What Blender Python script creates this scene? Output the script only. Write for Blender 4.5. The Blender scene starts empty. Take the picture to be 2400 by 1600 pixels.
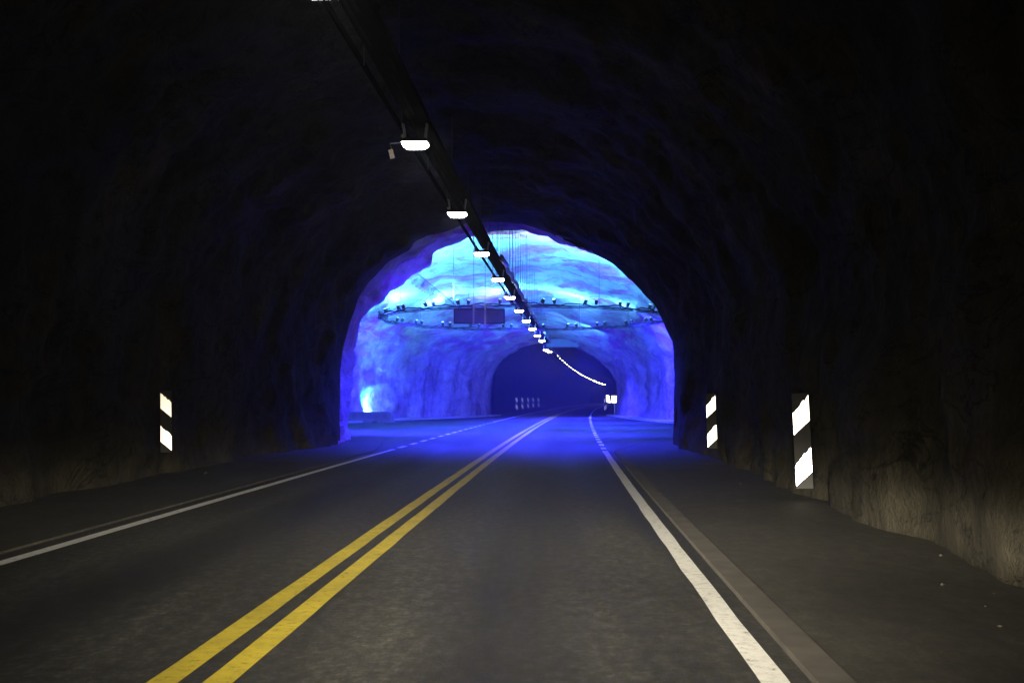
import bpy, math, random
from mathutils import Vector, Matrix, noise

random.seed(7)
R = math.radians
scene = bpy.context.scene
col = scene.collection

# ------------------------------------------------------------------ camera, world, exposure, car headlights
CAM_H = 1.45
cam_d = bpy.data.cameras.new('camera')
cam_d.sensor_width = 36.0
cam_d.lens = 37.8
cam_d.clip_start = 0.05
cam_d.clip_end = 2000
cam = bpy.data.objects.new('camera', cam_d)
col.objects.link(cam)
cam.location = (0, 0, CAM_H)
cam.rotation_euler = (R(90 + 3.055), 0, 0)
scene.camera = cam

world = bpy.data.worlds.new('World')
scene.world = world
world.use_nodes = True
world.node_tree.nodes['Background'].inputs[0].default_value = (0.0, 0.0, 0.0, 1)
world.node_tree.nodes['Background'].inputs[1].default_value = 0.0

scene.view_settings.view_transform = 'Standard'
scene.view_settings.look = 'None'
scene.view_settings.exposure = 0.0
scene.view_settings.gamma = 1.0
scene.render.filter_size = 1.9
scene.cycles.use_denoising = True
scene.cycles.max_bounces = 6
scene.cycles.diffuse_bounces = 3
scene.cycles.glossy_bounces = 3
scene.cycles.volume_bounces = 0
scene.cycles.sample_clamp_indirect = 4.0


def spot(name, loc, target, power, color, size, blend, radius=0.08):
    d = bpy.data.lights.new(name, 'SPOT')
    d.energy = power
    d.color = color
    d.spot_size = R(size)
    d.spot_blend = blend
    d.shadow_soft_size = radius
    o = bpy.data.objects.new(name, d)
    col.objects.link(o)
    o.location = loc
    v = Vector(target) - Vector(loc)
    o.rotation_euler = v.to_track_quat('-Z', 'Y').to_euler()
    return o


# the two dipped headlights of the car the photograph is taken from
HEAD = (1.0, 0.89, 0.68)
HEAD_POWER = 26000


def shape_beam(o):
    """dipped-beam pattern: bright just under a horizontal cut-off, faint above it, wide sideways"""
    d = o.data
    d.use_nodes = True
    nt = d.node_tree
    em = nt.nodes['Emission']
    tc = nt.nodes.new('ShaderNodeTexCoord')
    sep = nt.nodes.new('ShaderNodeSeparateXYZ')
    nt.links.new(tc.outputs['Normal'], sep.inputs[0])

    def math_(op, a, b):
        n = nt.nodes.new('ShaderNodeMath')
        n.operation = op
        for i, v in ((0, a), (1, b)):
            if isinstance(v, (int, float)):
                n.inputs[i].default_value = v
            elif v is not None:
                nt.links.new(v, n.inputs[i])
        return n.outputs[0]
    az = math_('ABSOLUTE', sep.outputs['Z'], 0)
    u = math_('DIVIDE', sep.outputs['X'], az)
    v = math_('DIVIDE', sep.outputs['Y'], az)
    # map tan(elevation) -0.5..0.5 to 0..1
    vv = math_('MULTIPLY_ADD', v, BEAM_SIGN)
    vv.node.inputs[2].default_value = 0.5
    cr = nt.nodes.new('ShaderNodeValToRGB')
    el = cr.color_ramp.elements
    stops = BEAM_V
    while len(el) < len(stops):
        el.new(0.5)
    for e, (p, c) in zip(el, stops):
        e.position = p + 0.5
        e.color = (c, c, c, 1)
    nt.links.new(vv, cr.inputs[0])
    uu = math_('MULTIPLY', u, u)
    g1 = math_('EXPONENT', math_('MULTIPLY', uu, -1 / 0.33 ** 2), 0)
    g2 = math_('EXPONENT', math_('MULTIPLY', uu, -1 / 0.95 ** 2), 0)
    hor = math_('ADD', math_('MULTIPLY', g1, 0.8), math_('MULTIPLY', g2, 0.17))
    nt.links.new(math_('MULTIPLY', cr.outputs[0], hor), em.inputs['Strength'])


BEAM_SIGN = 1.0
BEAM_V = [(-0.40, 0.02), (-0.28, 0.05), (-0.17, 0.14), (-0.10, 0.42), (-0.065, 1.0), (-0.035, 0.75), (-0.012, 0.30),
          (0.014, 0.09), (0.06, 0.035), (0.15, 0.009), (0.24, 0.0012)]
for sx in (-0.68, 0.68):
    shape_beam(spot('headlight', (sx, 1.5, 0.70), (sx + 0.6, 21.5, 0.70), HEAD_POWER, HEAD, 110, 0.3, 0.07))

# light of the cavern: spotlight cyan, then colours and power of the added fills
CYAN = (0.085, 0.42, 1.0)
BLUE = (0.02, 0.022, 1.0)
FILL_WALL = 18500
FILL_ROAD = 24000
VIOLET = (0.06, 0.02, 1.0)


# ------------------------------------------------------------------ road geometry
def xf(y):
    t = y / 50.0
    return -1.899 + 2.203 * t + 0.4911 * t * t - 0.0176 * t ** 3


def dxf(y):
    t = y / 50.0
    return (2.203 + 0.9822 * t - 0.0528 * t * t) / 50.0


def pt(rel, y, z=0.0):
    s = dxf(y)
    k = 1.0 / math.sqrt(1 + s * s)
    return (xf(y) + rel * k, y - rel * k * s, z)


def lerp_table(tab, y):
    if y <= tab[0][0]:
        return tab[0][1]
    for (a, va), (b, vb) in zip(tab, tab[1:]):
        if y <= b:
            u = (y - a) / (b - a)
            u = u * u * (3 - 2 * u) if False else u
            return va + (vb - va) * u
    return tab[-1][1]


def smooth(a, b, x):
    u = max(0.0, min(1.0, (x - a) / (b - a)))
    return u * u * (3 - 2 * u)


def frange(a, b, step):
    n = max(1, int(round((b - a) / step)))
    return [a + (b - a) * i / n for i in range(n + 1)]


# ------------------------------------------------------------------ mesh helpers
class MB:
    def __init__(self):
        self.v, self.f, self.uv = [], [], []

    def add(self, verts, faces):
        n = len(self.v)
        self.v += [tuple(p) for p in verts]
        self.f += [tuple(i + n for i in q) for q in faces]

    def box(self, c, s, rot=None):
        M = rot if rot is not None else Matrix.Identity(3)
        vs = []
        for x in (-.5, .5):
            for y in (-.5, .5):
                for z in (-.5, .5):
                    vs.append(Vector(c) + M @ Vector((x * s[0], y * s[1], z * s[2])))
        self.add(vs, [(0, 1, 3, 2), (4, 6, 7, 5), (0, 4, 5, 1), (2, 3, 7, 6), (0, 2, 6, 4), (1, 5, 7, 3)])

    def tube(self, pts, r, n=6, caps=True):
        pts = [Vector(p) for p in pts]
        rings = []
        for i, p in enumerate(pts):
            d = (pts[min(i + 1, len(pts) - 1)] - pts[max(i - 1, 0)])
            d = d.normalized() if d.length > 1e-9 else Vector((0, 0, 1))
            up = Vector((0, 0, 1)) if abs(d.z) < 0.95 else Vector((1, 0, 0))
            a = d.cross(up).normalized()
            b = d.cross(a)
            rr = r[i] if isinstance(r, (list, tuple)) else r
            rings.append([p + a * math.cos(2 * math.pi * k / n) * rr + b * math.sin(2 * math.pi * k / n) * rr for k in range(n)])
        vs = [q for ring in rings for q in ring]
        fs = []
        for i in range(len(rings) - 1):
            for k in range(n):
                fs.append((i * n + k, i * n + (k + 1) % n, (i + 1) * n + (k + 1) % n, (i + 1) * n + k))
        if caps:
            fs.append(tuple(range(n - 1, -1, -1)))
            fs.append(tuple((len(rings) - 1) * n + k for k in range(n)))
        self.add(vs, fs)

    def loft(self, rings, closed=True, caps=True):
        n = len(rings[0])
        fs = []
        for i in range(len(rings) - 1):
            for k in range(n if closed else n - 1):
                fs.append((i * n + k, i * n + (k + 1) % n, (i + 1) * n + (k + 1) % n, (i + 1) * n + k))
        if caps:
            fs.append(tuple(range(n - 1, -1, -1)))
            fs.append(tuple((len(rings) - 1) * n + k for k in range(n)))
        self.add([p for r_ in rings for p in r_], fs)

    def strip(self, ys, r0, r1, z):
        """flat sheet along the road between two offsets (numbers or functions of y)"""
        n = len(self.v)
        for y in ys:
            a = r0(y) if callable(r0) else r0
            b = r1(y) if callable(r1) else r1
            a += 0.012 * noise.noise(Vector((y * 0.9, a, 3.0)))
            b += 0.012 * noise.noise(Vector((y * 0.9, b, 7.0)))
            self.v += [pt(a, y, z), pt(b, y, z)]
        for i in range(len(ys) - 1):
            k = n + 2 * i
            self.f.append((k, k + 1, k + 3, k + 2))

    def solid(self, ys, r0, r1, z0, z1):
        """raised strip with a top and four sides"""
        rings = []
        for y in ys:
            a = r0(y) if callable(r0) else r0
            b = r1(y) if callable(r1) else r1
            rings.append([pt(a, y, z0), pt(b, y, z0), pt(b, y, z1), pt(a, y, z1)])
        self.loft(rings)

    def build(self, name, mat, parent=None, smooth_=False, uvroad=False):
        me = bpy.data.meshes.new(name)
        me.from_pydata(self.v, [], self.f)
        me.update()
        if smooth_:
            me.polygons.foreach_set('use_smooth', [True] * len(me.polygons))
        o = bpy.data.objects.new(name, me)
        col.objects.link(o)
        if mat:
            me.materials.append(mat)
        if parent:
            o.parent = parent
        return o


def empty(name, loc, label, cat, group=None, rz=0.0):
    o = bpy.data.objects.new(name, None)
    col.objects.link(o)
    o.location = loc
    o.rotation_euler = (0, 0, rz)
    tag(o, label, cat, group)
    return o


def tag(o, label, cat, group=None):
    o['label'] = label
    o['category'] = cat
    if group:
        o['group'] = group
    return o


def structure(o):
    o['kind'] = 'structure'
    return o


def copy_tree(o, parent=None):
    c = o.copy()
    col.objects.link(c)
    if parent:
        c.parent = parent
    for ch in list(o.children):
        copy_tree(ch, c)
    return c


# ------------------------------------------------------------------ materials
def mat_new(name):
    m = bpy.data.materials.new(name)
    m.use_nodes = True
    nt = m.node_tree
    b = nt.nodes['Principled BSDF']
    return m, nt, b


def nd(nt, kind, **kw):
    n = nt.nodes.new(kind)
    for k, v in kw.items():
        setattr(n, k, v)
    return n


def ramp(nt, fac, stops):
    r_ = nd(nt, 'ShaderNodeValToRGB')
    el = r_.color_ramp.elements
    while len(el) < len(stops):
        el.new(0.5)
    for e, (p, c) in zip(el, stops):
        e.position = p
        e.color = (c[0], c[1], c[2], 1) if isinstance(c, (tuple, list)) else (c, c, c, 1)
    nt.links.new(fac, r_.inputs[0])
    return r_.outputs[0]


def noise_tex(nt, scale, detail=6, rough=0.6, stretch=(1, 1, 1), distort=0.0, rot=(0, 0, 0)):
    tc = nd(nt, 'ShaderNodeTexCoord')
    mp = nd(nt, 'ShaderNodeMapping')
    mp.inputs['Scale'].default_value = stretch
    mp.inputs['Rotation'].default_value = rot
    nt.links.new(tc.outputs['Object'], mp.inputs[0])
    n = nd(nt, 'ShaderNodeTexNoise')
    n.inputs['Scale'].default_value = scale
    n.inputs['Detail'].default_value = detail
    n.inputs['Roughness'].default_value = rough
    n.inputs['Distortion'].default_value = distort
    nt.links.new(mp.outputs[0], n.inputs['Vector'])
    return n.outputs['Fac']


def mix(nt, mode, fac, a, b):
    m = nd(nt, 'ShaderNodeMixRGB', blend_type=mode)
    for i, v in ((0, fac), (1, a), (2, b)):
        if isinstance(v, (int, float)):
            m.inputs[i].default_value = v if i == 0 else (v, v, v, 1)
        elif isinstance(v, (tuple, list)):
            m.inputs[i].default_value = (*v, 1)
        else:
            nt.links.new(v, m.inputs[i])
    return m.outputs[0]


def bump(nt, b, height, strength, dist):
    bp = nd(nt, 'ShaderNodeBump')
    bp.inputs['Strength'].default_value = strength
    bp.inputs['Distance'].default_value = dist
    nt.links.new(height, bp.inputs['Height'])
    nt.links.new(bp.outputs[0], b.inputs['Normal'])


def simple(name, color, rough=0.6, metal=0.0, var=0.25, scale=8.0):
    m, nt, b = mat_new(name)
    n = noise_tex(nt, scale)
    lo = tuple(c * (1 - var) for c in color)
    hi = tuple(min(1, c * (1 + var)) for c in color)
    nt.links.new(ramp(nt, n, [(0.3, lo), (0.7, hi)]), b.inputs['Base Color'])
    b.inputs['Roughness'].default_value = rough
    b.inputs['Metallic'].default_value = metal
    return m


def emitter(name, color, strength):
    m, nt, b = mat_new(name)
    b.inputs['Base Color'].default_value = (0.8, 0.8, 0.8, 1)
    b.inputs['Roughness'].default_value = 0.3
    b.inputs['Emission Color'].default_value = (*color, 1)
    b.inputs['Emission Strength'].default_value = strength
    return m


def asphalt():
    m, nt, b = mat_new('asphalt')
    grit = noise_tex(nt, 17, 8, 0.85)
    chips = noise_tex(nt, 45, 4, 0.75)
    patch = noise_tex(nt, 0.5, 5, 0.62, (1.8, 0.14, 1))
    fine = noise_tex(nt, 6, 7, 0.72, (1, 0.4, 1))
    c = ramp(nt, grit, [(0.32, (0.012, 0.012, 0.010)), (0.52, (0.036, 0.035, 0.030)), (0.70, (0.085, 0.081, 0.070))])
    c = mix(nt, 'MULTIPLY', 0.8, c, ramp(nt, chips, [(0.35, 0.55), (0.62, 1.25)]))
    c = mix(nt, 'MULTIPLY', 1.0, c, ramp(nt, patch, [(0.36, 0.52), (0.62, 1.2)]))
    c = mix(nt, 'MULTIPLY', 0.7, c, ramp(nt, fine, [(0.3, 0.6), (0.7, 1.2)]))
    clump = noise_tex(nt, 10, 5, 0.8, (1.0, 0.55, 1.0))
    c = mix(nt, 'MULTIPLY', 1.0, c, ramp(nt, clump, [(0.32, 0.35), (0.5, 0.9), (0.66, 1.9)]))
    # oil-dark strip in the middle of each lane, paler wheel tracks, by distance from the road's axis
    at = nd(nt, 'ShaderNodeAttribute', attribute_name='lane')
    wob = nd(nt, 'ShaderNodeMath', operation='ADD')
    nt.links.new(at.outputs['Fac'], wob.inputs[0])
    off = nd(nt, 'ShaderNodeMath', operation='MULTIPLY_ADD')
    nt.links.new(patch, off.inputs[0])
    off.inputs[1].default_value = 0.10
    off.inputs[2].default_value = -0.05
    nt.links.new(off.outputs[0], wob.inputs[1])
    lane = ramp(nt, wob.outputs[0], [(0.12, 0.85), (0.27, 1.3), (0.40, 0.42), (0.52, 0.36), (0.66, 1.2), (0.85, 0.85)])
    c = mix(nt, 'MULTIPLY', 0.8, c, lane)
    nt.links.new(c, b.inputs['Base Color'])
    nt.links.new(ramp(nt, patch, [(0.35, 0.58), (0.65, 0.74)]), b.inputs['Roughness'])
    b.inputs['Specular IOR Level'].default_value = 0.4
    bump(nt, b, mix(nt, 'ADD', 0.5, grit, chips), 0.8, 0.03)
    return m


def pavement_mat():
    m, nt, b = mat_new('pavement_asphalt')
    grit = noise_tex(nt, 40, 8, 0.7)
    patch = noise_tex(nt, 0.9, 6, 0.65, (1, 0.5, 1))
    clump = noise_tex(nt, 7, 7, 0.8, (1.0, 0.6, 1.0))
    c = ramp(nt, grit, [(0.3, (0.018, 0.017, 0.013)), (0.6, (0.040, 0.036, 0.027)), (0.8, (0.085, 0.076, 0.058))])
    c = mix(nt, 'MULTIPLY', 1.0, c, ramp(nt, patch, [(0.3, 0.5), (0.65, 1.25)]))
    c = mix(nt, 'MULTIPLY', 1.0, c, ramp(nt, clump, [(0.32, 0.4), (0.5, 0.95), (0.68, 1.7)]))
    nt.links.new(c, b.inputs['Base Color'])
    b.inputs['Roughness'].default_value = 0.75
    bump(nt, b, grit, 0.3, 0.012)
    return m


def paint(name, color, wear=0.5):
    m, nt, b = mat_new(name)
    n = noise_tex(nt, 14, 8, 0.75)
    big = noise_tex(nt, 2.2, 5, 0.6)
    c = ramp(nt, n, [(0.32, (0.05, 0.048, 0.04)), (0.40, tuple(x * 0.72 for x in color)), (0.5, tuple(x * 0.92 for x in color)), (0.7, color)])
    c = mix(nt, 'MULTIPLY', wear, c, ramp(nt, big, [(0.35, 0.62), (0.6, 1.0)]))
    nt.links.new(c, b.inputs['Base Color'])
    b.inputs['Roughness'].default_value = 0.65
    bump(nt, b, n, 0.3, 0.006)
    return m


def rock_near():
    m, nt, b = mat_new('sooty_sprayed_concrete')
    a = noise_tex(nt, 0.55, 8, 0.65, (1, 1, 0.35))
    d = noise_tex(nt, 3.5, 8, 0.72, (1, 1, 0.8))
    g = noise_tex(nt, 22, 6, 0.7)
    c = ramp(nt, a, [(0.3, (0.020, 0.019, 0.014)), (0.55, (0.040, 0.036, 0.026)), (0.75, (0.078, 0.067, 0.047))])
    c = mix(nt, 'MULTIPLY', 0.9, c, ramp(nt, d, [(0.3, 0.45), (0.65, 1.15)]))
    st = noise_tex(nt, 1.6, 6, 0.65, (1.6, 1.6, 0.5))
    geo = nd(nt, 'ShaderNodeNewGeometry')
    sep = nd(nt, 'ShaderNodeSeparateXYZ')
    nt.links.new(geo.outputs['Position'], sep.inputs[0])
    mr = nd(nt, 'ShaderNodeMapRange')
    for i, v in ((1, 0.1), (2, 0.9), (3, 1.0), (4, 0.0)):
        mr.inputs[i].default_value = v
    nt.links.new(sep.outputs['Z'], mr.inputs[0])
    fac = nd(nt, 'ShaderNodeMath', operation='MULTIPLY')
    nt.links.new(ramp(nt, st, [(0.46, 0.0), (0.66, 0.4)]), fac.inputs[0])
    nt.links.new(mr.outputs[0], fac.inputs[1])
    c = mix(nt, 'MIX', fac.outputs[0], c, (0.06, 0.054, 0.04))
    crack = noise_tex(nt, 0.8, 6, 0.6, (1, 0.6, 1.4), 1.2)
    c = mix(nt, 'MULTIPLY', 1.0, c, ramp(nt, crack, [(0.485, 1.0), (0.50, 0.3), (0.515, 1.0)]))
    nt.links.new(c, b.inputs['Base Color'])
    b.inputs['Roughness'].default_value = 0.95
    b.inputs['Specular IOR Level'].default_value = 0.15
    h = mix(nt, 'ADD', 0.2, d, g)
    bump(nt, b, h, 0.8, 0.16)
    return m


def rock_cavern():
    m, nt, b = mat_new('pale_cavern_rock')
    strata = noise_tex(nt, 0.34, 9, 0.66, (0.6, 0.75, 2.6), 0.9, (0, R(14), 0))
    fine = noise_tex(nt, 1.6, 9, 0.7, (0.8, 1, 1.7), 0.3)
    dark = noise_tex(nt, 0.8, 8, 0.7, (1, 1, 0.8), 0.5)
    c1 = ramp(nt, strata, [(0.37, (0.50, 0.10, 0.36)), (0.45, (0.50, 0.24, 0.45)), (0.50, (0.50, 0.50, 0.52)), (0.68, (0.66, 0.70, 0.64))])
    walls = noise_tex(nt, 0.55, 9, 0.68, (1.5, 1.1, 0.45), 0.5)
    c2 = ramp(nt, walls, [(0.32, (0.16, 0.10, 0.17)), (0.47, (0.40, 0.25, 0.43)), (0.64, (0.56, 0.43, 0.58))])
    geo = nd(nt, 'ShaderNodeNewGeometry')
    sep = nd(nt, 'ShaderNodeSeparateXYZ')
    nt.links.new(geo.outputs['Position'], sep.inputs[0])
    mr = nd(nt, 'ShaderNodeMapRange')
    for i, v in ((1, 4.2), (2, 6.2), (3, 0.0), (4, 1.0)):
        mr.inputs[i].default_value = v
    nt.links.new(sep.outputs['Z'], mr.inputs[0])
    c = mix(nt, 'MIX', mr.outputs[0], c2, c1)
    c = mix(nt, 'MULTIPLY', 0.75, c, ramp(nt, fine, [(0.3, 0.55), (0.62, 1.1)]))
    c = mix(nt, 'MULTIPLY', 0.8, c, ramp(nt, dark, [(0.28, 0.38), (0.45, 1.0)]))
    nt.links.new(c, b.inputs['Base Color'])
    b.inputs['Roughness'].default_value = 0.85
    b.inputs['Specular IOR Level'].default_value = 0.2
    bump(nt, b, mix(nt, 'ADD', 0.5, fine, strata), 0.9, 0.4)
    return m


M = dict(
    asphalt=asphalt(), pave=pavement_mat(),
    white=paint('white_road_paint', (0.93, 0.93, 0.90), 0.15),
    yellow=paint('yellow_road_paint', (0.74, 0.58, 0.03), 0.55),
    kerb=simple('kerb_concrete', (0.062, 0.054, 0.045), 0.85, 0, 0.35, 3.0),
    concrete=simple('barrier_concrete', (0.30, 0.30, 0.28), 0.85, 0, 0.2, 2.0),
    rock=rock_near(), cave=rock_cavern(),
    steel=simple('galvanised_steel', (0.34, 0.34, 0.32), 0.45, 0.7, 0.25, 6.0),
    traymetal=simple('black_tray_metal', (0.005, 0.005, 0.005), 0.6, 0.2, 0.4, 5.0),  # near-black: the shade under the tray is put into its colour
    dark=simple('dark_painted_metal', (0.025, 0.025, 0.028), 0.55, 0.3, 0.3, 6.0),
    cable=simple('cable_sheath', (0.015, 0.015, 0.016), 0.55, 0, 0.3, 5.0),
    wire=simple('wire_rope', (0.10, 0.07, 0.12), 0.5, 0.6, 0.2, 4.0),
    signback=simple('sign_back_metal', (0.10, 0.10, 0.15), 0.6, 0.2, 0.2, 3.0),
    black=simple('matt_black_sheet', (0.012, 0.012, 0.012), 0.7, 0, 0.3, 9.0),
    stone=simple('loose_stone', (0.045, 0.04, 0.032), 0.9, 0, 0.5, 12.0),
    lamp=emitter('lamp_glass', (1.0, 0.98, 0.86), 50.0),
    sign=emitter('lit_sign_face', (1.0, 0.98, 0.92), 6.0),
    lens=emitter('spotlight_glass', (0.25, 0.55, 1.0), 1.2),
    lensgreen=emitter('floodlight_glass', (0.5, 1.0, 0.55), 4.0),
)


def retro(name='reflective_sheeting', rough_=0.27, tint=(0.97, 0.93, 0.9)):
    """prismatic reflective sheeting: a mirror-like sheet that throws the headlights back in a narrow lobe"""
    m, nt, b = mat_new(name)
    n = noise_tex(nt, 9, 6, 0.7)
    nt.links.new(ramp(nt, n, [(0.25, (0.55, 0.5, 0.45)), (0.42, tint)]), b.inputs['Base Color'])
    b.inputs['Metallic'].default_value = 1.0
    b.inputs['Roughness'].default_value = rough_
    return m


for k_ in ('traymetal', 'cable'):
    b_ = M[k_].node_tree.nodes['Principled BSDF']
    b_.inputs['Specular IOR Level'].default_value = 0.0
    b_.inputs['Roughness'].default_value = 0.95
    b_.inputs['Metallic'].default_value = 0.0
M['retro'] = retro()
M['retro_far'] = retro('far_reflective_sheeting', 0.45, (0.7, 0.38, 0.16))  # dark orange put into the colour to offset the hall's blue light
M['retro_warm'] = retro('warm_reflective_sheeting', 0.34, (0.98, 0.88, 0.78))  # sheeting with a peach tint for the left plate

# ------------------------------------------------------------------ ground, road, markings
mb = MB()
ys = frange(-8, 345, 1.0)
RELS = [-24, -12, -6] + [-3.6 + 0.3 * i for i in range(25)] + [6, 12, 20]
lane = []
for y in ys:
    for r_ in RELS:
        p = pt(r_, y, 0)
        mb.v.append((p[0], y, 0.0))
        q = abs(r_)
        lane.append(min(1.0, max(0.0, q / 3.3)))
n = len(RELS)
for i in range(len(ys) - 1):
    for k in range(n - 1):
        mb.f.append((i * n + k, i * n + k + 1, (i + 1) * n + k + 1, (i + 1) * n + k))
road = structure(mb.build('road', M['asphalt']))
att = road.data.attributes.new('lane', 'FLOAT', 'POINT')
att.data.foreach_set('value', lane)

for s, nm in ((-0.142, 'yellow_centre_line'), (0.142, 'yellow_centre_line')):
    mb = MB()
    mb.strip(frange(-6, 340, 0.7), s - 0.08, s + 0.08, 0.004)
    structure(mb.build(nm, M['yellow']))
WL, WR = 3.061, 2.989
for c, end in ((-WL, 30.9), (WR, 30.3)):
    mb = MB()
    mb.strip(frange(-6, end, 0.7), c - 0.075, c + 0.075, 0.004)
    structure(mb.build('white_edge_line', M['white']))
    mb = MB()
    mb.strip(frange(80, 340, 0.9), c - 0.075, c + 0.075, 0.004)
    structure(mb.build('white_edge_line', M['white']))
    mb = MB()
    y = end + 0.95
    while y < 79:
        mb.strip(frange(y, y + 1.25, 0.4), c - 0.075, c + 0.075, 0.004)
        y += 2.35
    structure(mb.build('white_edge_dashes', M['white']))

# pavements with their kerbs; they swing out into the cavern's turning bays
L_EDGE = [(-8, -3.34), (29.5, -3.36), (32, -3.66), (38, -4.6), (44, -5.8), (48.6, -6.85), (50.5, -8.6), (51.5, -10.5), (52.2, -14)]
R_EDGE = [(-8, 3.17), (29.5, 3.2), (31.5, 3.42), (34.8, 3.97), (38, 5.35), (39.6, 7.2), (40.6, 9.5), (41, 12)]


def led(y): return lerp_table(L_EDGE, y)
def red(y): return lerp_table(R_EDGE, y)


K = 0.19
mb = MB()
mb.solid(frange(-8, 52.2, 0.4), lambda y: -16.0, led, -0.05, 0.025)
structure(mb.build('pavement', M['pave']))
mb = MB()
mb.solid(frange(-8, 41, 0.35), lambda y: red(y) + K, lambda y: 13.0, -0.05, 0.032)
structure(mb.build('pavement', M['pave']))
mb = MB()
mb.solid(frange(-8, 41, 0.35), red, lambda y: red(y) + K, -0.05, 0.038)
structure(mb.build('kerb', M['kerb']))

# ------------------------------------------------------------------ rock vaults
# half sections measured at the portal: offset from the road axis, height
PROF = [(-5.28, 0), (-5.30, 1.2), (-5.27, 2.2), (-5.20, 2.9), (-4.98, 3.9), (-4.70, 4.65), (-4.34, 5.2), (-3.72, 5.85),
        (-3.10, 6.22), (-2.95, 6.48), (-2.50, 6.70), (-1.95, 6.82), (-1.3, 7.05), (-0.6, 7.10), (0.0, 7.05), (0.5, 6.97),
        (1.1, 6.80), (1.75, 6.52), (2.35, 6.28), (2.95, 5.95), (3.40, 5.70), (3.92, 5.18), (4.36, 4.75), (4.70, 4.33),
        (5.0, 3.72), (5.22, 3.25), (5.28, 2.6), (5.26, 1.2), (5.25, 0)]


def resample(prof, m):
    d = [0.0]
    for a, b in zip(prof, prof[1:]):
        d.append(d[-1] + math.hypot(b[0] - a[0], b[1] - a[1]))
    out = []
    j = 0
    for i in range(m):
        s = d[-1] * i / (m - 1)
        while j < len(prof) - 2 and d[j + 1] < s:
            j += 1
        u = (s - d[j]) / max(1e-9, d[j + 1] - d[j])
        out.append((prof[j][0] + (prof[j + 1][0] - prof[j][0]) * u, prof[j][1] + (prof[j + 1][1] - prof[j][1]) * u))
    return out


def rough(p, amp, freq, seed=0.0, octs=5, stretch=(1, 1, 0.6)):
    q = Vector((p[0] * stretch[0] * freq + seed, p[1] * stretch[1] * freq, p[2] * stretch[2] * freq))
    return amp * noise.fractal(q, 0.9, 2.1, octs)


def vault(name, ys, section, roughness, mat, m, lip=None):
    rings = []
    for y in ys:
        ring = []
        for i in range(m):
            x, z = section(y, i / (m - 1))
            p = Vector(pt(x, y, z))
            L = math.hypot(x, max(0.0, z - 2.0))
            nx, nz = (x / L, max(0.0, z - 2.0) / L) if L > 1e-6 else (0, 1)
            d = roughness(p, y, i / (m - 1))
            p = p + Vector((nx * d, 0, nz * d))
            if i in (0, m - 1):
                p.z = -0.3
            ring.append(p)
        rings.append(ring)
    if lip:                        # a thick end face so the shell has a real edge
        last = rings[-1]
        cx = sum(p.x for p in last) / m
        outer = []
        for p in last:
            v = Vector((p.x - cx, 0, p.z - 2.0 if p.z > 2 else 0))
            v.normalize()
            outer.append(p + v * lip)
        rings.append(outer)
        rings.append([q + Vector((0, -1.2, 0)) for q in outer])
    mb_ = MB()
    mb_.loft(rings, closed=False, caps=False)
    return mb_.build(name, mat, smooth_=True)


NM = 170
base_n = resample(PROF, NM)


def sec_near(y, t):
    x, z = base_n[int(round(t * (NM - 1)))]
    k = 1.0 + 0.085 * smooth(34, 25, y) * (1.0 if x < 0 else 0.55) * (0.35 + 0.65 * smooth(5.5, 2.5, y - 20 if False else 0) if False else 1.0)
    kz = 1.0 + 0.085 * smooth(34, 27, y)
    if y < 22:
        k *= 1.0 - (0.015 if x < 0 else 0.012) * smooth(22, 12, y)
    return x * k, z * kz


def rough_near(p, y, t):
    edge = 0.25 + 0.75 * smooth(34, 32, y)
    d = rough(p, 0.26, 0.45, 3.1, 6, (1, 1, 0.9)) + rough(p, 0.09, 1.9, 9.0, 4, (1, 1, 0.8))
    ridge = noise.noise(Vector((p.x * 0.25 + 40, p.y * 0.42, p.z * 0.12)))
    return (d + 0.22 * ridge) * edge


v1 = vault('tunnel_vault', frange(-8, 24, 0.28) + frange(24.2, 34, 0.2), sec_near, rough_near, M['rock'], NM, lip=0.5)
tag(v1, 'dark sooty rock vault arching over the near stretch of road', 'tunnel')

CW_L = [(33.6, 5.62), (37, 5.6), (38.5, 6.3), (42, 9.5), (47, 12.6), (54, 13.8), (60, 13.2), (66, 12.2), (70, 11.4), (74, 10.2), (82, 7.8), (88, 6.2), (92, 5.6)]
CW_R = [(33.6, 5.55), (35.5, 5.6), (37, 6.4), (40, 9.0), (46, 10.8), (56, 10.6), (64, 9.2), (73, 7.7), (82, 6.5), (88, 5.7), (92, 5.2)]
CH = [(33.6, 7.45), (36.5, 7.5), (40, 8.0), (45, 8.75), (52, 9.6), (58, 9.75), (68, 9.0), (78, 7.9), (86, 6.9), (92, 6.3)]
CM = 200
base_c = resample(PROF, CM)


def delay(x, z):
    if x > 0.5:
        return 0.0
    u = math.exp(-((z - 5.9) / 1.5) ** 2) * smooth(0.5, -2.0, x)
    return 3.2 * u + 0.6 * smooth(0, -4, x)


def sec_cave(y, t):
    x, z = base_c[int(round(t * (CM - 1)))]
    yy = y - delay(x, z) * smooth(62, 42, y)
    yy = max(33.6, yy)
    w = lerp_table(CW_L if x < 0 else CW_R, yy)
    wl, wr = lerp_table(CW_L, yy), lerp_table(CW_R, yy)
    w = wl + (wr - wl) * smooth(-1.5, 1.5, x)
    h = lerp_table(CH, yy)
    return x * w / 5.29, z * h / 7.08


def rough_cave(p, y, t):
    e = smooth(92, 88, y) * 0.7 + 0.3
    d = rough(p, 0.42, 0.20, 17.0, 6, (1, 1, 1.2)) + rough(p, 0.12, 0.9, 5.0, 5, (0.7, 0.7, 1.6)) + rough(p, 0.05, 3.0, 2.0, 3)
    return d * e


v2 = vault('cavern_vault', frange(33.6, 92, 0.36), sec_cave, rough_cave, M['cave'], CM)
tag(v2, 'wide rough rock cavern washed in blue and cyan light', 'cavern')

FM = 72
base_f = resample(PROF, FM)


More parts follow.
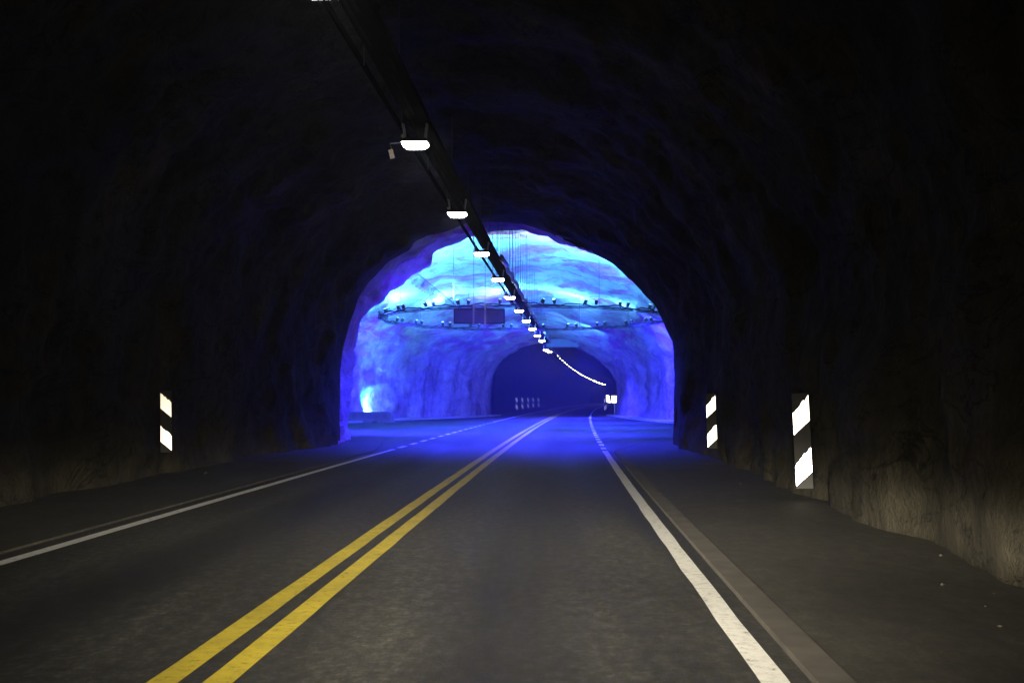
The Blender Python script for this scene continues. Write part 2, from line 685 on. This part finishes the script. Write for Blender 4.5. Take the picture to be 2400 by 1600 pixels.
def sec_far(y, t):
    x, z = base_f[int(round(t * (FM - 1)))]
    k = 1.02 + 0.08 * smooth(91, 97, y)
    return x * k, z * k * 6.3 / 7.08 * (1 + 0.08 * smooth(91, 97, y))


v3 = vault('tunnel_vault', frange(91.2, 343, 1.1), sec_far, lambda p, y, t: rough(p, 0.22, 0.3, 8.0), M['rock'], FM)
tag(v3, 'dark bending tunnel bore beyond the far blue archway', 'tunnel')

# low verges along the foot of the cavern's tapering walls
for side, tab, y0 in ((-1, CW_L, 58), (1, CW_R, 60)):
    mb = MB()
    edge = (lambda y, tab=tab, side=side: side * (lerp_table(tab, y) - 1.35 + 0.5 * smooth(74, 90, y)))
    far = (lambda y, tab=tab, side=side: side * (lerp_table(tab, y) + 1.0))
    if side < 0:
        mb.solid(frange(y0, 93, 0.8), far, edge, -0.05, 0.11)
    else:
        mb.solid(frange(y0, 93, 0.8), edge, far, -0.05, 0.11)
    structure(mb.build('verge', M['concrete']))

# ------------------------------------------------------------------ cable tray with lamps
TRAY_REL, TRAY_Z, LAMP_Z = -0.66, 6.20, 5.84


def near_clear(y): return -0.55 * smooth(84, 91, y) - 0.35 * smooth(28, 34, y) * smooth(40, 34, y) * 0


def tray_z(y): return TRAY_Z + near_clear(y)


tray = empty('cable_tray', (xf(20) + TRAY_REL, 20, TRAY_Z), 'long dark cable tray hanging over the ceiling lamps', 'cable tray')
tray_inv = Vector(tray.location)


class MBR(MB):
    """collects world coordinates and writes them relative to a thing's base"""
    def __init__(self, base):
        super().__init__()
        self.base = Vector(base)

    def build(self, name, mat, parent=None, smooth_=False, uvroad=False):
        self.v = [tuple(Vector(p) - self.base) for p in self.v]
        return super().build(name, mat, parent, smooth_)


ysT = frange(6, 90, 1.0) + frange(91.5, 250, 2.5)
for s in (-0.27, 0.27):
    mb = MBR(tray_inv)
    rings = []
    for y in ysT:
        z = tray_z(y)
        rings.append([pt(TRAY_REL + s - 0.015, y, z - 0.05), pt(TRAY_REL + s + 0.015, y, z - 0.05), pt(TRAY_REL + s + 0.015, y, z + 0.06), pt(TRAY_REL + s - 0.015, y, z + 0.06)])
    mb.loft(rings)
    mb.build('side_rail', M['traymetal'], tray)
y = 6.2
mb = MBR(tray_inv)
rings = []
for y in ysT:
    z = tray_z(y)
    rings.append([pt(TRAY_REL - 0.09, y, z - 0.018), pt(TRAY_REL + 0.25, y, z - 0.018), pt(TRAY_REL + 0.25, y, z - 0.012), pt(TRAY_REL - 0.09, y, z - 0.012)])
mb.loft(rings)
mb.build('bottom_sheet', M['traymetal'], tray)
rest = MBR(tray_inv)
nr = 0
while y < 90:
    mb = rest if nr >= 99 else MBR(tray_inv)
    mb.box(pt(TRAY_REL, y, tray_z(y) - 0.035), (0.51, 0.07, 0.03))
    if mb is not rest:
        mb.build('rung', M['traymetal'], tray)
    nr += 1
    y += 0.5
rest.build('rungs', M['traymetal'], tray)['kind'] = 'stuff'
for k, (off, r_, dz) in enumerate(((-0.02, 0.05, 0.03), (0.07, 0.055, 0.03), (0.16, 0.045, 0.03), (0.02, 0.04, 0.09), (0.12, 0.045, 0.10), (0.07, 0.035, 0.15))):
    mb = MBR(tray_inv)
    mb.tube([pt(TRAY_REL + off + 0.012 * math.sin(y * 0.9 + k), y, tray_z(y) + dz + 0.012 * math.sin(y * 1.3 + k * 2)) for y in ysT], r_, 6)
    mb.build('cable', M['cable'], tray, smooth_=True)
# loose bundle sagging beside the tray inside the cavern
mb = MBR(tray_inv)
mb.tube([pt(TRAY_REL + 0.36 + 0.04 * math.sin(y * 1.7), y, tray_z(y) + 0.05 + 0.05 * math.sin(y * 2.3)) for y in frange(36.5, 88, 0.5)], 0.085, 7)
mb.build('cable_bundle', simple('pale_cable_sheath', (0.22, 0.2, 0.24), 0.5, 0, 0.4, 3), tray, smooth_=True)


def roof(y, rel):
    """height of the rock over a point"""
    if y < 34:
        best = 1e9
        for x, z in base_n:
            if z > 3 and abs(x - rel) < best:
                best = abs(x - rel)
                h = z
        return h + 0.25
    best = 1e9
    h = 8
    for i in range(CM):
        x, z = sec_cave(y, i / (CM - 1))
        if z > 3 and abs(x - rel) < best:
            best = abs(x - rel)
            h = z
    return h + 0.25


y = 8.0
while y < 89:
    for s in (-0.25, 0.25):
        mb = MBR(tray_inv)
        mb.tube([pt(TRAY_REL + s, y, tray_z(y) - 0.02), pt(TRAY_REL + s, y, roof(y, TRAY_REL + s))], 0.008 if y < 34 else 0.011, 5)
        mb.build('hanger_rod', M['wire'], tray)
    y += 3.5 if y < 35 else 2.1

# one luminaire, then copies
def lamp_body(root):
    mbh = MB()
    mbh.loft([[(-.225, -.15, .0), (.225, -.15, .0), (.225, .15, .0), (-.225, .15, .0)],
              [(-.225, -.15, .045), (.225, -.15, .045), (.225, .15, .045), (-.225, .15, .045)],
              [(-.15, -.11, .085), (.15, -.11, .085), (.15, .11, .085), (-.15, .11, .085)]])
    h = mbh.build('housing', M['dark'], root)
    g = MB()
    g.loft([[(-.218, -.145, -.001), (.218, -.145, -.001), (.218, .145, -.001), (-.218, .145, -.001)],
            [(-.215, -.14, -.028), (.215, -.14, -.028), (.215, .14, -.028), (-.215, .14, -.028)],
            [(-.15, -.10, -.085), (.15, -.10, -.085), (.15, .10, -.085), (-.15, .10, -.085)]][::-1])
    g.build('lamp_glass', M['lamp'], root)
    for s in (-1, 1):
        b = MB()
        b.loft([[(s * .17 - .02, y_, .05), (s * .17 + .02, y_, .05), (s * .21 + .02, y_, .34), (s * .21 - .02, y_, .34)] for y_ in (-.05, .05)])
        b.build('bracket', M['steel'], root)
    c = MB()
    c.box((-0.20, 0, .115), (0.05, 0.16, 0.06), Matrix.Rotation(R(-50), 3, 'Y'))
    c.build('junction_box', simple('pale_junction_box', (0.62, 0.58, 0.36), 0.5, 0, 0.15, 6), root)


first_words = ['lamp above the top edge of the photo, only its glow seen', 'largest white ceiling lamp, uppermost in full view with lit bracket',
               'second largest ceiling lamp, just above the crown of the near arch', 'first ceiling lamp seen against the blue cavern below the arch crown',
               'ceiling lamp second below the crown of the near arch', 'ceiling lamp third below the arch crown, left of the hanger rods',
               'ceiling lamp fourth below the arch crown, just under the near ring arc', 'ceiling lamp level with the foot of the suspended sign board',
               'small ceiling lamp at the far arc of the spotlight ring', 'small ceiling lamp just below the far arc of the ring',
               'last ceiling lamp before the far archway, left of the far sign board', 'first ceiling lamp below the far sign board, inside the bore',
               'second ceiling lamp inside the far bore', 'third ceiling lamp inside the far bore']
proto = None
lamp_ys = [18.28 + 7.006 * (i - 1) for i in range(0, 47)]
for i, y in enumerate(lamp_ys):
    rel = -0.64
    z = LAMP_Z + near_clear(y)
    if y > 91:
        z = LAMP_Z
        if y > 91:
            z = 5.62 + 0.22 * smooth(91, 110, y)
    if proto is None:
        proto = empty('ceiling_lamp', (0, 0, 0), '', 'lamp')
        lamp_body(proto)
        o = proto
    else:
        o = copy_tree(proto)
    o.location = pt(rel, y, z)
    o.rotation_euler = (0, 0, -math.atan(dxf(y)))
    far = i >= len(first_words)
    tag(o, first_words[i] if not far else 'tiny ceiling lamp in the bright chain curving right inside the far bore', 'lamp',
        'lamps in the far bore' if far else 'ceiling lamps along the cable tray')

# small reflective tag on an arm beside the first lamp
o = empty('hanging_tag', (-2.22, 19.6, 5.95), 'small pale plate on a thin arm left of the largest ceiling lamp', 'tag')
mb = MB(); mb.box((0, 0, 0), (0.085, 0.012, 0.17), Matrix.Rotation(R(-14), 3, 'Y')); mb.build('plate', simple('dull_plate', (0.5, 0.42, 0.34), 0.6, 0, 0.3, 20), o)
mb = MB(); mb.tube([(0, 0.02, 0.08), (-0.03, 0.02, 0.2), (0.55, 0.02, 0.25)], 0.012, 6); mb.build('arm', M['steel'], o)

# ------------------------------------------------------------------ ring truss with spotlights
RC, RA, RB, RZ = Vector((0.75, 62.0, 6.05)), 8.4, 9.3, 6.05


def ringpt(a, z=0.0, k=1.0):
    return Vector((RC.x + math.cos(a) * RA * k, RC.y + math.sin(a) * RB * k, RZ + z))


ring = empty('lighting_ring', RC, 'dark suspended ring of truss carrying spotlights across the cavern', 'lighting ring')
NS = 14
for z, r_ in ((0.0, 0.036), (-0.09, 0.024)):
    mb = MBR(RC)
    pts = [ringpt(2 * math.pi * i / NS + 0.22, z) for i in range(NS + 1)]
    mb.tube(pts, r_, 8, caps=False)
    mb.build('chord', M['dark'], ring)
mb = MBR(RC)
for i in range(NS * 6):
    a = ringpt(2 * math.pi * (i // 6) / NS + 0.22); b = ringpt(2 * math.pi * (i // 6 + 1) / NS + 0.22)
    p = a.lerp(b, (i % 6) / 6); q = a.lerp(b, (i % 6 + 1) / 6)
    mb.tube([p, q + Vector((0, 0, -0.09))], 0.010, 5)
mb.build('lacing', M['dark'], ring)
mb = MBR(RC)
mb.tube([ringpt(2 * math.pi * i / 160, 0.06 + 0.05 * math.sin(i * 0.9) + 0.03 * math.sin(i * 2.3)) for i in range(161)], 0.03, 5, caps=False)
mb.build('power_cable', M['cable'], ring, smooth_=True)


def relof(p): return p.x - xf(p.y)


for i in range(NS):
    p = ringpt(2 * math.pi * i / NS + 0.22)
    mb = MBR(RC)
    mb.tube([p, (p.x, p.y, roof(p.y, relof(p)) + 0.3)], 0.012, 5)
    mb.build('suspension_wire', M['wire'], ring)

# one spotlight (points up its local z), then copies
def spotlight(root):
    prof = [(0.06, -0.20), (0.10, -0.17), (0.115, -0.05), (0.125, 0.10), (0.135, 0.12)]
    n = 12
    rings = [[(r_ * math.cos(2 * math.pi * k / n), r_ * math.sin(2 * math.pi * k / n), z) for k in range(n)] for r_, z in prof]
    c = MB(); c.loft(rings); c.build('can', M['dark'], root, smooth_=False)
    l = MB(); l.loft([[(0.112 * math.cos(2 * math.pi * k / n), 0.112 * math.sin(2 * math.pi * k / n), z) for k in range(n)] for z in (0.121, 0.135)])
    l.build('glass', M['lens'], root)
    y_ = MB(); y_.tube([(-.15, 0, -.02), (-.15, 0, -.30), (.15, 0, -.30), (.15, 0, -.02)], 0.016, 5); y_.build('yoke', M['dark'], root)


sp0 = None
NP = 24
ords = ['first', 'second', 'third', 'fourth', 'fifth', 'sixth', 'seventh', 'eighth', 'ninth', 'tenth', 'eleventh', 'twelfth']
spot_list = []
for i in range(NP):
    a = 2 * math.pi * (i + 0.5) / NP
    near = math.sin(a) < 0
    # rank of the pair along its arc from the left
    xs = sorted(math.cos(2 * math.pi * (j + 0.5) / NP) for j in range(NP) if (math.sin(2 * math.pi * (j + 0.5) / NP) < 0) == near)
    rank = xs.index(math.cos(a))
    for s in (-1, 1):
        if sp0 is None:
            sp0 = empty('spotlight', (0, 0, 0), '', 'spotlight'); spotlight(sp0); o = sp0
        else:
            o = copy_tree(sp0)
        da = s * 0.034 * (1 if near else -1)
        # sit on the straight chord
        t = ((a + da - 0.22) % (2 * math.pi)) / (2 * math.pi) * NS
        k = int(t)
        p = ringpt(2 * math.pi * k / NS + 0.22).lerp(ringpt(2 * math.pi * (k + 1) / NS + 0.22), t - k)
        p.z += 0.25
        tilt = random.uniform(18, 42)
        hd = a + math.pi + random.uniform(-0.9, 0.9) if not near else a + random.uniform(-0.8, 0.8)
        d = Vector((math.cos(hd) * math.sin(R(tilt)), math.sin(hd) * math.sin(R(tilt)), math.cos(R(tilt))))
        o.location = p
        o.rotation_euler = d.to_track_quat('Z', 'X').to_euler()
        o.scale = (0.76,) * 3
        tag(o, '%s spotlight of the %s pair from the left on the %s arc of the ring' % ('left' if s < 0 else 'right', ords[rank], 'near' if near else 'far'),
            'spotlight', 'spotlights on the suspended ring')
        spot_list.append((p, d, near, i, s))

# their light
for p, d, near, i, s in spot_list:
    if s > 0 or i % 2:
        continue
    src = p + d * 0.24
    clear = min(1.0, (roof(p.y, relof(p)) - p.z) / 3.0) ** 2
    if near:
        spot('spot_or_fill_beam', src, src + Vector((d.x * 0.5, -0.6, 1.0)), 8500 * clear, CYAN, 112, 1.0, 0.15)
        spot('spot_or_fill_beam', src, src + Vector((d.x * 0.5, 0.9, 1.0)), 11500 * clear, CYAN, 150, 1.0, 0.15)
    else:
        spot('spot_or_fill_beam', src, src + Vector((d.x * 0.4, 1.1, 1.0)), 4000 * clear, CYAN, 110, 1.0, 0.15)
        spot('spot_or_fill_beam', src, src + Vector((d.x * 0.4, -0.2, 1.0)), 7500 * clear, CYAN, 150, 1.0, 0.15)
# added blue and violet fills without fixtures: on to walls, road and near mouth
for k in range(6):
    a = 2 * math.pi * (k + 0.5) / 6
    if math.sin(a) < -0.2:
        continue
    p = ringpt(a, -0.35, 0.8)
    spot('fill_beam', p, p + Vector((math.cos(a) * 3, math.sin(a) * 3, -1.6)), FILL_WALL, BLUE, 120, 1.0, 0.15)
for x, y in ((-2.2, 38), (2.2, 37), (-7.0, 47), (0.0, 42.5), (-3.5, 48), (3.0, 46), (-1.5, 57), (5.0, 57), (0.5, 67), (6.0, 67), (2.5, 76), (5.5, 83)):
    spot('fill_beam', (x, y, 5.75 if y < 80 else 5.4), (x, y + 0.6, 0) if y > 40 else (x, y - 1.5, 0), FILL_ROAD if y > 40 else FILL_ROAD * 0.5, BLUE, 120 if y > 40 else 112, 0.8 if y > 40 else 1.0, 0.45)
for x, y, z, tx, ty, tz, pw, c, ang in ((-3.0, 51.0, 4.3, -5.2, 42.0, 6.3, 17000, VIOLET, 30), (-1.0, 51.0, 4.3, -3.2, 42.0, 7.4, 12000, VIOLET, 30),
                                        (2.0, 51.0, 4.3, -5.6, 40.5, 4.8, 6500, VIOLET, 26), (5.0, 57.0, 5.6, -5.7, 37.0, 2.9, 7500, BLUE, 20)):
    spot('fill_beam', (x, y, z), (tx, ty, tz), pw, c, ang, 1.0, 0.15)
spot('fill_beam', (1.5, 44.0, 4.4), (1.0, 31.0, 7.6), 1500, BLUE, 32, 1.0, 0.2)  # added beam for the blue halo on the near tunnel's ceiling
for x, tx in ((-0.6, -1.4), (1.6, 2.0)):
    spot('spot_or_fill_beam', (x, 53.0, 6.6), (tx, 49.5, 9.6), 3400, (0.55, 0.85, 0.8), 75, 1.0, 0.15)  # added whitish pair to brighten the ceiling, no fixtures of their own
for x, y in ((2.4, 76.5), (5.6, 77.5)):
    spot('spot_or_fill_beam', (x, y, 5.6), (x - 0.6, 84.0, 8.2), 2600, CYAN, 80, 1.0, 0.12)  # added cyan pair washing the rock over the far archway, no fixtures

# ------------------------------------------------------------------ signs
def board(loc, w, h, label, posts, name='sign_board'):
    t = empty(name, loc, label, 'sign')
    mbp = MB(); mbp.box((0, 0, h / 2), (w, 0.16, h)); mbp.build('panel', M['signback'], t)
    fr = MB()
    for sx in (-1, 1):
        fr.box((sx * (w / 2 - 0.03), -0.095, h / 2), (0.06, 0.03, h))
    for z in (0.03, h - 0.03):
        fr.box((0, -0.095, z), (w - 0.12, 0.03, 0.06))
    fr.build('frame', M['dark'], t)
    for x in posts:
        b = MB(); b.box((x, -0.13, h / 2 + 0.08), (0.09, 0.05, h + 0.34)); b.build('bracket', M['steel'], t)
    return t


sb = board((-1.56, 51.2, 5.02), 2.44, 0.72, 'flat blue-grey sign board with two upright brackets hung over the left lane', (-0.27, 0.28))
for x in (-0.27, 0.28):
    b = MB(); b.tube([(x, -0.05, 0.8), (x, -0.05, 4.6)], 0.011, 6); b.build('hanger', M['wire'], sb)
b = MB(); b.tube([(-0.95, 0, 0.74), (-3.25, -1.5, 2.6)], 0.015, 5); b.build('stay_wire', M['wire'], sb)
fb = board((4.1, 87.2, 5.62), 2.7, 0.72, 'dim blank sign board hung at the crown of the far archway', ())
for x in (-1.0, 1.0):
    b = MB(); b.tube([(x, 0, 0.7), (x, 0, 1.6)], 0.03, 6); b.build('hanger', M['wire'], fb)

# lit box sign on a post by the right wall of the far bore
o = empty('lit_sign', (9.02, 95.6, 0.0), 'glowing white two-faced box sign by the right wall of the far bore', 'lit sign')
mb = MB(); mb.box((0.10, 0.14, 1.42), (0.66, 0.20, 0.66)); mb.build('housing', M['dark'], o)
mb = MB(); mb.box((0.12, 0.03, 1.42), (0.58, 0.02, 0.60)); mb.build('front_face', M['sign'], o)
mb = MB(); mb.loft([[(-.28, .02, 1.10), (-.58, .16, 1.16), (-.64, .16, 1.78), (-.40, .02, 1.74)], [(-.28, .06, 1.10), (-.58, .20, 1.16), (-.64, .20, 1.78), (-.40, .06, 1.74)]]); mb.build('angled_face', M['sign'], o)
mb = MB(); mb.box((0.10, 0.16, 0.55), (0.10, 0.10, 1.1)); mb.build('post', M['steel'], o)

# ------------------------------------------------------------------ reflective edge plates
def plate(y, rel, z0, scale, side, label, lean=1.8, group=None, worn=True, seed=0):
    sheet = (M['retro'] if side > 0 else M['retro_warm']) if worn else M['retro_far']
    rnd = random.Random(seed)
    base = Vector(pt(rel, y, z0))
    t = bpy.data.objects.new('reflector_plate', None)
    col.objects.link(t)
    t.location = base
    aim = Vector((0, 0.8, 0)) - Vector((base.x, base.y, 0))
    t.rotation_euler = (0, R(-lean), math.atan2(aim.x, -aim.y))
    t.scale = (scale,) * 3
    tag(t, label, 'reflector', group or 'reflective edge plates on the tunnel walls')
    W, H = 0.235, 1.34
    b = MB(); b.box((0, 0.02, H / 2), (W, 0.03, H)); b.build('backing', M['black'], t)
    for zc in (1.04, 0.32):
        up = 0.20 * side
        hgt = 0.37
        x0, x1 = -W / 2 + 0.006, W / 2 - 0.006
        top, bot = [], []
        N = 9
        for i in range(N + 1):
            x = x0 + (x1 - x0) * i / N
            zb = zc - hgt / 2 + up * (i / N - 0.5)
            zt = zb + hgt - (rnd.uniform(0, 0.045) + (0.05 * (1 - i / N) if side > 0 else 0.02) if worn else 0)
            zt = min(zt, H - 0.004)
            top.append((x, zt)); bot.append((x, zb))
        mbs = MB()
        ring0 = [(x, 0.004, z) for x, z in bot] + [(x, 0.004, z) for x, z in reversed(top)]
        mbs.v = ring0
        n_ = N + 1
        mbs.f = [(i, i + 1, 2 * n_ - 2 - i, 2 * n_ - 1 - i) for i in range(N)]
        mbs.build('reflective_stripe', sheet, t)
    bk = MB(); bk.tube([(0, 0.03, H * 0.25), (side * 0.03, 0.16, H * 0.25)], 0.02, 6); bk.tube([(0, 0.03, H * 0.8), (side * 0.03, 0.16, H * 0.8)], 0.02, 6)
    bk.build('wall_fixing', M['steel'], t)
    return t


plate(15.5, 5.30, 0.19, 1.0, 1, 'largest striped reflector plate, nearest on the right wall with a worn upper stripe', 2.0, seed=3)
plate(25.4, 5.33, 0.30, 0.95, 1, 'smaller right-hand striped reflector plate, between the large plate and the blue archway', 1.6, seed=5)
plate(19.2, -5.26, 0.49, 0.83, -1, 'lone striped reflector plate on the left wall of the near tunnel', 1.4, seed=9)
for k, (y, w) in enumerate(((113, 'faint leftmost'), (121, 'second from left'), (130, 'third from left'), (139, 'fourth from left'), (149, 'rightmost'))):
    plate(y, -4.9, 0.3, 1.0, -1, '%s of the tiny reflector plates on the left wall of the far bore' % w, 1.0, 'reflector plates on the left of the far bore', False, k)
plate(104, 4.35, 0.3, 1.0, 1, 'tiny two-stripe reflector plate left of the glowing box sign', 1.0, 'reflector plates on the right of the far bore', False, 30)

# ------------------------------------------------------------------ low barrier with the floodlight behind it
bar = empty('concrete_barrier', (-9.6, 66.3, 0.0), 'low concrete barrier in front of the green-white floodlight', 'barrier')
mb = MB()
prof = [(-0.28, 0.0), (0.28, 0.0), (0.2, 0.25), (0.11, 0.66), (-0.11, 0.66), (-0.2, 0.25)]
xs = [-4.2, 1.9, 2.15, 2.35]
rings = []
for x, k in zip(xs, (1, 1, 0.93, 0.3)):
    rings.append([(x, py, max(0.0, pz * k)) for py, pz in prof])
mb.loft(rings)
mb.build('wall', simple('dark_barrier_concrete', (0.12, 0.12, 0.12), 0.9, 0, 0.3, 3.0), bar)  # darker grey concrete than the verges
mb = MB(); mb.box((1.2, -0.30, 0.05), (0.28, 0.06, 0.08)); mb.build('drain_slot', M['black'], bar)


def floodlight(loc, label, mat):
    t = empty('floodlight', loc, label, 'floodlight', 'floodlights on the cavern floor')
    b = MB(); b.box((0, 0, 0.22), (0.5, 0.22, 0.3), Matrix.Rotation(R(55), 3, 'X')); b.build('housing', M['dark'], t)
    b = MB(); b.box((0, 0.092, 0.284), (0.44, 0.01, 0.24), Matrix.Rotation(R(55), 3, 'X')); b.build('glass', mat, t)
    b = MB(); b.tube([(-.28, 0, .22), (-.28, 0, 0.02), (.28, 0, 0.02), (.28, 0, .22)], 0.02, 6); b.build('stand', M['steel'], t)
    return t


floodlight((-9.15, 69.2, 0.11), 'floodlight throwing green-white light up the rock behind the barrier', M['lensgreen'])
floodlight((-10.9, 66.9, 0.11), 'floodlight half hidden by the left edge of the near archway', M['lensgreen'])
GREEN = (0.26, 1.0, 0.30)
spot('floodlight_beam', (-9.15, 69.5, 0.55), (-9.3, 71.0, 1.5), 1000, GREEN, 165, 1.0, 0.12)
spot('floodlight_beam', (-9.15, 69.3, 0.60), (-9.6, 70.4, 3.9), 2000, (0.03, 0.42, 1.0), 100, 1.0, 0.1)
spot('floodlight_beam', (-10.9, 67.2, 0.6), (-11.3, 68.0, 3.0), 1500, (0.06, 0.5, 1.0), 110, 1.0, 0.1)

# ------------------------------------------------------------------ loose stones at the foot of the right wall
mb = MB()
rnd = random.Random(11)
for i in range(26):
    y = rnd.uniform(5, 30)
    side = 1 if rnd.random() < 0.75 else -1
    rel = side * (5.35 - abs(rnd.gauss(0, 0.35))) if side > 0 else -(5.5 - abs(rnd.gauss(0, 0.4)))
    s = rnd.uniform(0.006, 0.022) * (1.8 if rnd.random() < 0.1 else 1)
    c = Vector(pt(rel, y, 0.032 + s * 0.4))
    vs = []
    for v in ((1, 0, 0), (-1, 0, 0), (0, 1, 0), (0, -1, 0), (0, 0, 1), (0, 0, -1)):
        vs.append(c + Vector((v[0] * rnd.uniform(.6, 1.3), v[1] * rnd.uniform(.6, 1.3), v[2] * rnd.uniform(.4, .8))) * s)
    mb.add(vs, [(0, 2, 4), (2, 1, 4), (1, 3, 4), (3, 0, 4), (2, 0, 5), (1, 2, 5), (3, 1, 5), (0, 3, 5)])
o = mb.build('gravel', M['stone'])
o['kind'] = 'stuff'

# ------------------------------------------------------------------ haze of the tunnel air
mb = MB()
mb.box((8, 168, 5.5), (110, 380, 13.0))
hz = mb.build('haze', None)
hz['kind'] = 'stuff'
m = bpy.data.materials.new('tunnel_air')
m.use_nodes = True
nt = m.node_tree
nt.nodes.remove(nt.nodes['Principled BSDF'])
pv = nt.nodes.new('ShaderNodeVolumePrincipled')
pv.inputs['Color'].default_value = (0.9, 0.92, 1.0, 1)
pv.inputs['Density'].default_value = 0.0014
pv.inputs['Anisotropy'].default_value = 0.6
nt.links.new(pv.outputs[0], nt.nodes['Material Output'].inputs['Volume'])
hz.data.materials.append(m)
